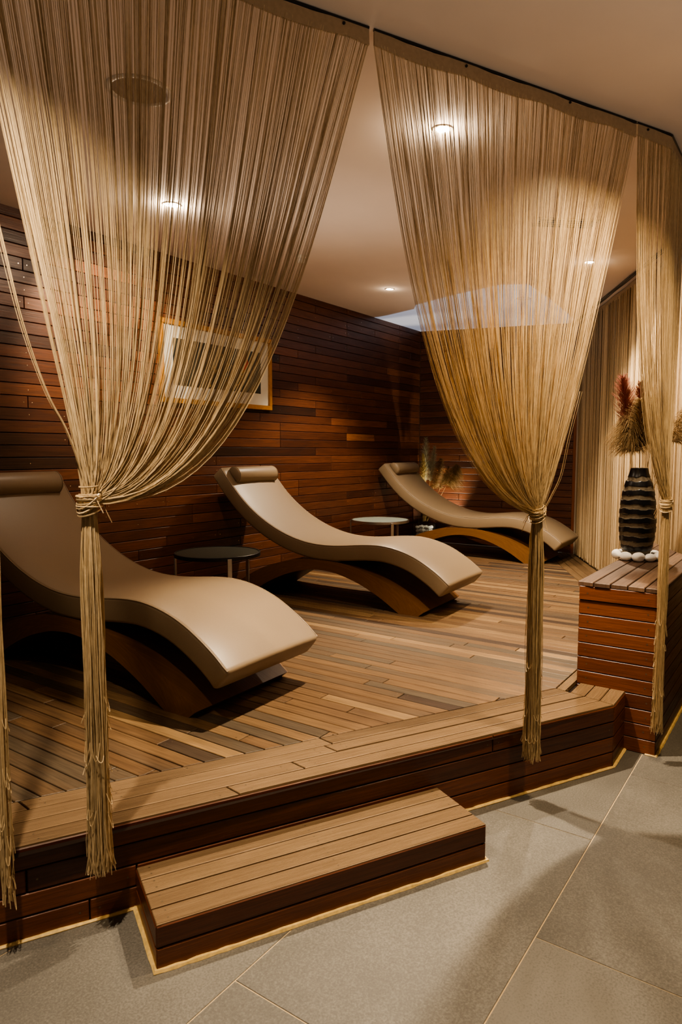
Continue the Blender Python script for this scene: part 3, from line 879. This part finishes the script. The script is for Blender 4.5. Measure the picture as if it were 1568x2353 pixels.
fs = [(i * 4 + k, i * 4 + (k + 1) % 4, (i + 1) * 4 + (k + 1) % 4, (i + 1) * 4 + k) for i in range(m) for k in range(4)]
mb.add(vs, fs); mb.build('header_tape', M['header'], root)
M['cable'] = simple('grey_cable', (.10, .085, .065), .6)
for k in range(3):
    mb = MB(); pts = []
    for i in range(40):
        p = A + dd * (Ld * i / 39) + dn * (.045 + .016 * k); pts.append((p.x, p.y, ceil_z(N.dot(p)) - .008 + .002 * math.sin(i * .9 + k)))
    mb.tube(pts, .005, 6, caps=True); o_ = mb.build('ceiling_cable', M['cable'], smooth=True)
    tag(o_, ('grey cable along the ceiling right beside the far drape header', 'grey cable along the ceiling, middle one of three above the far drape', 'grey cable along the ceiling farthest out from the far drape header')[k], 'cable', 'cables above the far drape')
mb = MB()
flat(mb, [(0, 0), (Ld, 0), (Ld, 3.1), (0, 3.1)], (A - dn * .10, dd, Z, dn), 0)
M['tanwall'] = simple('tan_wall_paint', (.40, .29, .17), .9, spec=.1)
o_ = mb.build('wall_drape_side', M['tanwall']); tag(o_, kind='structure')
# ------------------------------------------------------------------ striped vase
vp = at(1472, 1288, ZP); vp = Vector((vp.x, vp.y, 0)) + Vector((.0, .06, 0)); ZV = ZP
m_, nt, b_ = newmat('black_vase_with_carved_bands')
t = attr(nt, 'tint', 'Fac'); g = noise(nt, mapping(nt, objco(nt), (60, 60, 300)), 1.0, 3)
rgh = ramp(nt, [(.4, (.28,) * 3), (.6, (.85,) * 3)], t)
cb = ramp(nt, [(.3, (.11, .088, .058)), (.7, (.21, .17, .115))], g)
nt.links.new(mixc(nt, ramp(nt, [(.45, (0, 0, 0)), (.55, (1, 1, 1))], t), (.008, .008, .010), cb), b_.inputs['Base Color']); nt.links.new(rgh, b_.inputs['Roughness'])
mb = MB(); VH = .565; seg = 96; rows = 200
prof = catmull([(0, .066), (.03, .078), (.10, .098), (.20, .108), (.30, .107), (.40, .096), (.47, .080), (.53, .058), (.565, .050)], 12)
def rad(z):
    for i in range(len(prof) - 1):
        if prof[i][0] <= z <= prof[i + 1][0]:
            f = (z - prof[i][0]) / (prof[i + 1][0] - prof[i][0]); return prof[i][1] + (prof[i + 1][1] - prof[i][1]) * f
    return prof[-1][1]
vs = []; tn = []; rv = random.Random(9); wob = [(rv.uniform(0, 6.28), rv.uniform(0, 6.28)) for _ in range(14)]
for i in range(rows + 1):
    z = VH * i / rows
    for k in range(seg):
        a = 2 * math.pi * k / seg; bi = int(z / .0565)
        zz = z + .0035 * math.sin(3 * a + wob[bi % 14][0]) + .0025 * math.sin(8 * a + wob[bi % 14][1]) + .003 * math.sin(a)
        ph = (zz / .0565) % 1.0; tan = 1.0 if (.56 < ph and z < .535 and z > .03) else 0.0
        r_ = rad(z) - .0035 * tan
        vs.append((r_ * math.cos(a), r_ * math.sin(a), z)); tn.append(tan)
fs = [(i * seg + k, i * seg + (k + 1) % seg, (i + 1) * seg + (k + 1) % seg, (i + 1) * seg + k) for i in range(rows) for k in range(seg)]
fs.append(tuple(reversed(range(seg))))
# inner lip
b0 = len(vs)
for rr, z in ((.043, VH), (.040, VH - .05), (.06, VH - .12), (.08, .2)):
    for k in range(seg): a = 2 * math.pi * k / seg; vs.append((rr * math.cos(a), rr * math.sin(a), z)); tn.append(0.0)
fs += [(rows * seg + k, rows * seg + (k + 1) % seg, b0 + (k + 1) % seg, b0 + k) for k in range(seg)]
fs += [(b0 + i * seg + k, b0 + i * seg + (k + 1) % seg, b0 + (i + 1) * seg + (k + 1) % seg, b0 + (i + 1) * seg + k) for i in range(3) for k in range(seg)]
mb.add(vs, fs, 0, tn); vase = mb.build('vase', m_, smooth=True); vase.location = (vp.x, vp.y, ZV + .001)
tag(vase, 'tall black vase with carved tan bands standing on the wooden plinth', 'vase')
# pebbles round its foot
M['pebble'] = simple('white_pebble', (.90, .88, .84), .6, nscale=25, namt=.06)
import bmesh
def pebble_mesh(seed, a, b, c):
    r = random.Random(seed); bm = bmesh.new(); bmesh.ops.create_icosphere(bm, subdivisions=3, radius=1)
    k = [(Vector((r.gauss(0, 1), r.gauss(0, 1), r.gauss(0, 1))).normalized(), r.uniform(.75, .98)) for _ in range(7)]
    for v in bm.verts:
        p = v.co.copy()
        for d, h in k:
            q = p.dot(d)
            if q > h: p -= d * (q - h) * .85
        v.co = Vector((p.x * a, p.y * b, p.z * c))
    mz = min(v.co.z for v in bm.verts)
    for v in bm.verts: v.co.z -= mz
    me = bpy.data.meshes.new('pebble'); bm.to_mesh(me); bm.free(); me.materials.append(M['pebble'])
    me.polygons.foreach_set('use_smooth', [True] * len(me.polygons)); return me
npb = 10
view = Vector((vp.x, vp.y, 0)).normalized()
names = ['white pebble at the vase foot just left of the front one', 'white pebble at the left front of the vase foot', 'leftmost white pebble in the ring round the vase foot',
         'white pebble behind the left side of the vase foot', 'white pebble straight behind the vase foot', 'white pebble behind the right side of the vase foot',
         'white pebble at the back right of the vase, behind the tassel', 'white pebble right of the vase, beside the hanging tassel', 'white pebble at the right front of the vase foot, next to the tassel',
         'white pebble at the very front of the vase foot']
for k in range(npb):
    a = math.atan2(-view.y, -view.x) - R(30) - k * 2 * math.pi / npb + R(0)
    rr = .117 + .006 * (k % 2)
    me = pebble_mesh(100 + k, random.uniform(.037, .041), random.uniform(.026, .030), random.uniform(.024, .030))
    o_ = link('pebble', me); o_.location = (vp.x + rr * math.cos(a), vp.y + rr * math.sin(a), ZP + .0005); o_.rotation_euler = (0, 0, a + math.pi / 2 + random.uniform(-.3, .3))
    tag(o_, names[k], 'pebble', 'white pebbles ringed round the striped vase')
# ------------------------------------------------------------------ dried plumes
def hairmat(name, lo, hi): return string_mat(name, lo, hi, .35, .8)
M['plume_red'] = hairmat('rust_red_plume', (.20, .055, .038), (.48, .19, .13))
M['plume_brown'] = hairmat('brown_plume', (.16, .10, .045), (.58, .40, .20))
M['plume_tan'] = hairmat('tan_plume', (.28, .18, .08), (.56, .40, .20))
M['stem'] = simple('dry_straw_stem', (.42, .27, .10), .7, nscale=40)
def plume(label, cat, group, basep, tipp, mat, length, width, dens=500, hair=.055, bend=.0, droop=.35, seed=1, pr=1.0, name='dried_plume', stem_mat=None, stem_r=.0022):
    rnd = random.Random(seed); basep = Vector(basep); tipp = Vector(tipp)
    root = empty(name, basep); tag(root, label, cat, group)
    ax = (tipp - basep); L = ax.length; axn = ax.normalized(); side = axn.orthogonal().normalized(); s2 = axn.cross(side)
    def pos(f): return ax * f + side * (bend * math.sin(f * 1.57))
    mb = MB(); mb.tube([pos(i / 10) for i in range(11)], [stem_r * (1 - .06 * i) for i in range(11)], 6); mb.build('stem', stem_mat or M['stem'], root, smooth=True)
    mb = MB(); f0 = 1 - length / L
    for i in range(int(dens * 1.9)):
        g = rnd.random() ** pr; f = f0 + (1 - f0) * g
        prof_ = (math.sin(min(1, g * 1.0 + .05) * math.pi * .92 + .12) ** .8) * (1 - .35 * g)
        a = rnd.uniform(0, 6.28); d = side * math.cos(a) + s2 * math.sin(a); h = hair * rnd.uniform(.5, 1.2) * (.45 + prof_)
        p0 = pos(f) + d * (width * prof_ * rnd.random() * .45); pts = []
        for q in range(5):
            b = q / 4
            pts.append(p0 + d * (h * b * .8 * width / .05) + axn * (h * b * .75) - Z * (droop * h * b * b * 1.6))
        mb.tube(pts, [.0008, .0009, .0008, .0006, .0003], 3, min(1, max(0, rnd.gauss(.5, .25))))
    tag(mb.build('plume', mat, root), kind='stuff')
    return root
def vpx(x, y, dy=0.0):   # a point over the vase, at its distance
    d = ray(x, y); t = (vp.y + dy) / d.y; return Vector((0, 0, HC)) + d * t
gv = 'dried plumes in the striped vase'
b0 = Vector((vp.x, vp.y, ZV + .25))
plume('tall rust-red plume at left of the bunch in the striped vase', 'dried plant', gv, b0 + Vector((-.01, 0, 0)), vpx(1433, 868), M['plume_red'], .34, .04, 800, .075, seed=1, droop=.0)
plume('shorter rust-red plume leaning right in the striped vase', 'dried plant', gv, b0 + Vector((.01, .01, 0)), vpx(1473, 880), M['plume_red'], .24, .036, 520, .05, seed=2, droop=.0)
plume('light brown drooping plume at lower left of the bunch in the striped vase', 'dried plant', gv, b0 + Vector((-.012, .01, 0)), vpx(1449, 945), M['plume_brown'], .25, .075, 1000, .08, seed=3, droop=.75)
plume('dark brown fluffy plume in the middle of the bunch in the striped vase', 'dried plant', gv, b0 + Vector((.005, -.02, 0)), vpx(1472, 918, -.05), M['plume_brown'], .29, .075, 1500, .05, seed=4, droop=.1)
plume('brown plume behind the right curtain in the striped vase', 'dried plant', gv, b0 + Vector((.018, 0, 0)), vpx(1510, 915), M['plume_brown'], .28, .06, 800, .06, seed=5, droop=.6)
plume('grey-brown plume leaning out right of the right curtain', 'dried plant', gv, b0 + Vector((.02, .012, 0)), vpx(1590, 925), M['plume_brown'], .26, .06, 800, .06, seed=6, droop=.6)
# ------------------------------------------------------------------ glass vase and dried flowers in the far corner
gx = un(7.93, 4.20); GH = .47; gh = .11
m_, nt, b_ = newmat('clear_glass'); b_.inputs['Base Color'].default_value = (.93, .96, .95, 1); b_.inputs['Roughness'].default_value = .02; b_.inputs['Transmission Weight'].default_value = 1.0; b_.inputs['IOR'].default_value = 1.45
mb = MB(); wv = gh - .005
vs = [(x * w, y * w, z) for w, z in ((gh, 0), (gh, GH), (wv, GH), (wv, .008)) for x, y in ((-1, -1), (1, -1), (1, 1), (-1, 1))]
fs = [(i * 4 + k, i * 4 + (k + 1) % 4, (i + 1) * 4 + (k + 1) % 4, (i + 1) * 4 + k) for i in range(3) for k in range(4)] + [(3, 2, 1, 0), (12, 13, 14, 15)]
mb.add(vs, fs); gvase = mb.build('glass_vase', m_); gvase.location = (gx.x, gx.y, ZD + .001); gvase.rotation_euler = (0, 0, math.atan2(U.y, U.x))
tag(gvase, 'square clear glass vase of white stones in the corner behind the far lounger', 'vase')
rnd = random.Random(21); meshes = [pebble_mesh(300 + k, .027, .024, .022) for k in range(4)]
ang = math.atan2(U.y, U.x); cnt = 0
for lay in range(5):
    for ix in range(3):
        for iy in range(3):
            if cnt >= 45: break
            x = (ix - 1) * .064 + rnd.uniform(-.005, .005); y = (iy - 1) * .064 + rnd.uniform(-.005, .005)
            o_ = link('stone', meshes[cnt % 4]); o_.location = (gx.x + x * math.cos(ang) - y * math.sin(ang), gx.y + x * math.sin(ang) + y * math.cos(ang), ZD + .011 + lay * .047)
            o_.rotation_euler = (0, 0, rnd.uniform(0, 6.28)); cnt += 1
            tag(o_, 'small white stone inside the square glass vase', 'stone', 'white stones filling the glass vase')
def gpx(x, y, d0=0.0):
    d = ray(x, y); t = (gx.y + d0) / d.y; return Vector((0, 0, HC)) + d * t
gg = 'dried flowers in the glass vase'
M['sage'] = hairmat('pale_sage_plume', (.34, .34, .22), (.72, .72, .52)); M['yellow'] = hairmat('yellow_dried_flower', (.45, .32, .08), (.75, .62, .25)); M['umber'] = hairmat('dark_umber_plume', (.12, .08, .025), (.34, .22, .08))
gb = Vector((gx.x, gx.y, ZD + .30))
plume('pale sage-green dried plume standing tallest in the glass vase', 'dried plant', gg, gb, gpx(979, 1008, -.05), M['sage'], .55, .05, 520, .06, seed=11, droop=.0)
plume('second pale sage plume forking right in the glass vase', 'dried plant', gg, gb + U * .02, gpx(999, 1027, -.05), M['sage'], .45, .045, 420, .055, seed=12, droop=.0)
plume('yellow dried flower stem at left in the glass vase', 'dried plant', gg, gb - U * .03, gpx(973, 1042, -.1), M['yellow'], .45, .045, 360, .045, seed=13, droop=.2)
plume('dark green-brown seed head right of the sage plumes in the corner', 'dried plant', gg, gb + U * .03, gpx(1014, 1054, -.1), M['umber'], .40, .07, 500, .06, seed=14, droop=.5)
plume('olive dried leaf stem leaning right in the corner', 'dried plant', gg, gb + U * .03 - N * .02, gpx(1032, 1072, -.2), M['umber'], .32, .04, 260, .05, seed=15, droop=.2)
plume('dark brown dried flower head leaning farthest right in the corner', 'dried plant', gg, gb + U * .02 - N * .03, gpx(1052, 1068, -.25), M['umber'], .30, .09, 600, .07, seed=16, droop=.9)
# ------------------------------------------------------------------ ceiling fittings
M['trim'] = simple('white_ceiling_fitting', (.55, .48, .40), .5)
M['lamp'] = simple('lit_lamp_face', (1, 1, 1), .5, emit=(1, .88, .72), estr=140)
M['lamp_off'] = simple('unlit_lamp_face', (.75, .72, .66), .3)
M['grille'] = simple('beige_speaker_grille', (.30, .22, .15), .8, nscale=400, namt=.3)
tilt = math.atan(.05)
def ceiling_obj(name, p, label, cat, group=None):
    o = empty(name, p); tag(o, label, cat, group)
    axis = Vector((-N.y, N.x, 0)); o.rotation_mode = 'QUATERNION'
    zax = (Z - N * .05).normalized(); o.rotation_quaternion = Z.rotation_difference(zax)
    return o
def downlight(px, label, lit=True, r=.048):
    p = atc(*px); o = ceiling_obj('downlight', p, label, 'ceiling light', 'ceiling downlights')
    mb = MB(); mb.lathe([(r, 0), (r, -.004), (r - .004, -.006), (r - .014, -.004), (r - .016, -.001)], 40); mb.build('trim_ring', M['trim'], o, smooth=True)
    mb = MB(); mb.add([((r - .016) * math.cos(k * .2244), (r - .016) * math.sin(k * .2244), -.002) for k in range(28)], [tuple(reversed(range(28)))]); mb.build('lamp', M['lamp'] if lit else M['lamp_off'], o)
    return p
S1 = downlight((395, 470), 'bright downlight glowing behind the left string curtain', r=.06)
S2 = downlight((1018, 296), 'bright downlight glowing behind the upper part of the centre curtain')
S3 = downlight((896, 664), 'small lit downlight in the gap between the left and centre curtains')
S4 = downlight((1355, 602), 'small lit downlight behind the right side of the centre curtain')
S5 = downlight((1204, 685), 'unlit round downlight at the edge of the cool-lit ceiling patch', False, .07)
o = ceiling_obj('speaker_grille', atc(320, 207), 'large round speaker grille in the ceiling behind the left curtain', 'speaker')
mb = MB(); mb.lathe([(.135, 0), (.135, -.005), (.128, -.008), (.112, -.006), (.110, -.003)], 56); mb.build('rim', M['trim'], o, smooth=True)
mb = MB(); mb.lathe([(.1105, -.0035), (.06, -.005), (.0005, -.0055)], 56); mb.build('grille', M['grille'], o, smooth=True)
o = ceiling_obj('smoke_detector', atc(693, 588), 'small white smoke detector on the ceiling at the right edge of the left curtain', 'smoke detector')
mb = MB(); mb.lathe([(.05, 0), (.05, -.018), (.044, -.026)], 32); mb.build('base', M['trim'], o, smooth=True)
mb = MB(); mb.lathe([(.036, -.024), (.034, -.05), (.026, -.058), (.0005, -.06)], 32); mb.build('sensor_dome', M['trim'], o, smooth=True)
o = ceiling_obj('air_vent', atc(1300, 512), 'rectangular slotted air vent in the ceiling behind the centre curtain', 'vent')
mb = MB(); mb.box((-.2, -.09, -.008), (.2, .09, -.001), 0, .5, .002); mb.build('frame', M['trim'], o)
for k in range(4):
    mb = MB(); mb.box((-.18, -.072 + k * .038, -.0095), (.18, -.052 + k * .038, -.0075)); mb.build('slot', M['black_metal'], o)
# ------------------------------------------------------------------ lights
WARM = (1.0, .80, .56)
def spot(p, energy, tgt=None, size=110, blend=.6, rad=.025, col=WARM):
    l = bpy.data.lights.new('spot', 'SPOT'); l.energy = energy; l.color = col; l.spot_size = R(size); l.spot_blend = blend; l.shadow_soft_size = rad
    o = bpy.data.objects.new('spot', l); COL.objects.link(o); o.location = p - Z * .02
    d = (Vector(tgt) - o.location) if tgt is not None else Vector((0, 0, -1))
    o.rotation_euler = d.to_track_quat('-Z', 'Y').to_euler(); return o
spot(S1, 130, tgt=un(3.3, 4.4, 2.3), size=72)
spot(S2, 400, size=82, blend=.75)
spot(S3, 230, size=104)
spot(S4, 260, size=108)
def lamp_at(x, y, *a, **k): p = Vector((x, y, 0)); return spot(Vector((x, y, track_z(p))), *a, **k)
lamp_at(-.85, 1.45, 240, size=104, blend=1)                              # front room, left
lamp_at(1.22, 2.50, 170, size=126, blend=1, col=(1, .74, .44))          # front room, right
lamp_at(1.55, 3.75, 190, tgt=(2.42, 5.5, 1.0), size=82, blend=.9)          # added lamp with no fitting, brightens the far drape
def halo_fill(p, e):  # added point light for the glow on the ceiling around a lit downlight
    l = bpy.data.lights.new('halo_fill', 'POINT'); l.energy = e; l.color = WARM; l.shadow_soft_size = .03
    o = bpy.data.objects.new('halo_fill', l); COL.objects.link(o); o.location = p - Z * .06
halo_fill(S1, 9.0); halo_fill(S2, 5.0); halo_fill(S4, .8); halo_fill(S3, .5)
FILL = (1.0, .85, .68)
def ceiling_fill(p, e, size=150):  # unseen spot aimed upward, added to brighten the ceiling
    o = spot(Vector(p), e, tgt=Vector(p) + Z, size=size, blend=1, rad=.25, col=FILL)
ceiling_fill(un(3.6, 2.6, 1.75), 20); ceiling_fill(un(6.4, 2.9, 1.75), 17); ceiling_fill(un(.6, 2.9, 1.7), 14)
ceiling_fill((.9, .9, 1.2), 30); ceiling_fill((2.6, 1.6, 1.2), 28); ceiling_fill((-1.3, -.4, 1.2), 16)
spot(un(7.97, 3.93, ZD + .08), 95, tgt=un(8.06, 4.2, 1.5), size=85, col=(1, .85, .62))
w = bpy.data.worlds.new('world'); scene.world = w; w.use_nodes = True
w.node_tree.nodes['Background'].inputs[0].default_value = (1.0, .80, .58, 1); w.node_tree.nodes['Background'].inputs[1].default_value = .07
scene.view_settings.view_transform = 'AgX'
scene.view_settings.look = 'AgX - Medium High Contrast'
scene.view_settings.exposure = 0.6
scene.cycles.use_denoising = True
scene.cycles.max_bounces = 8
scene.cycles.sample_clamp_indirect = 6
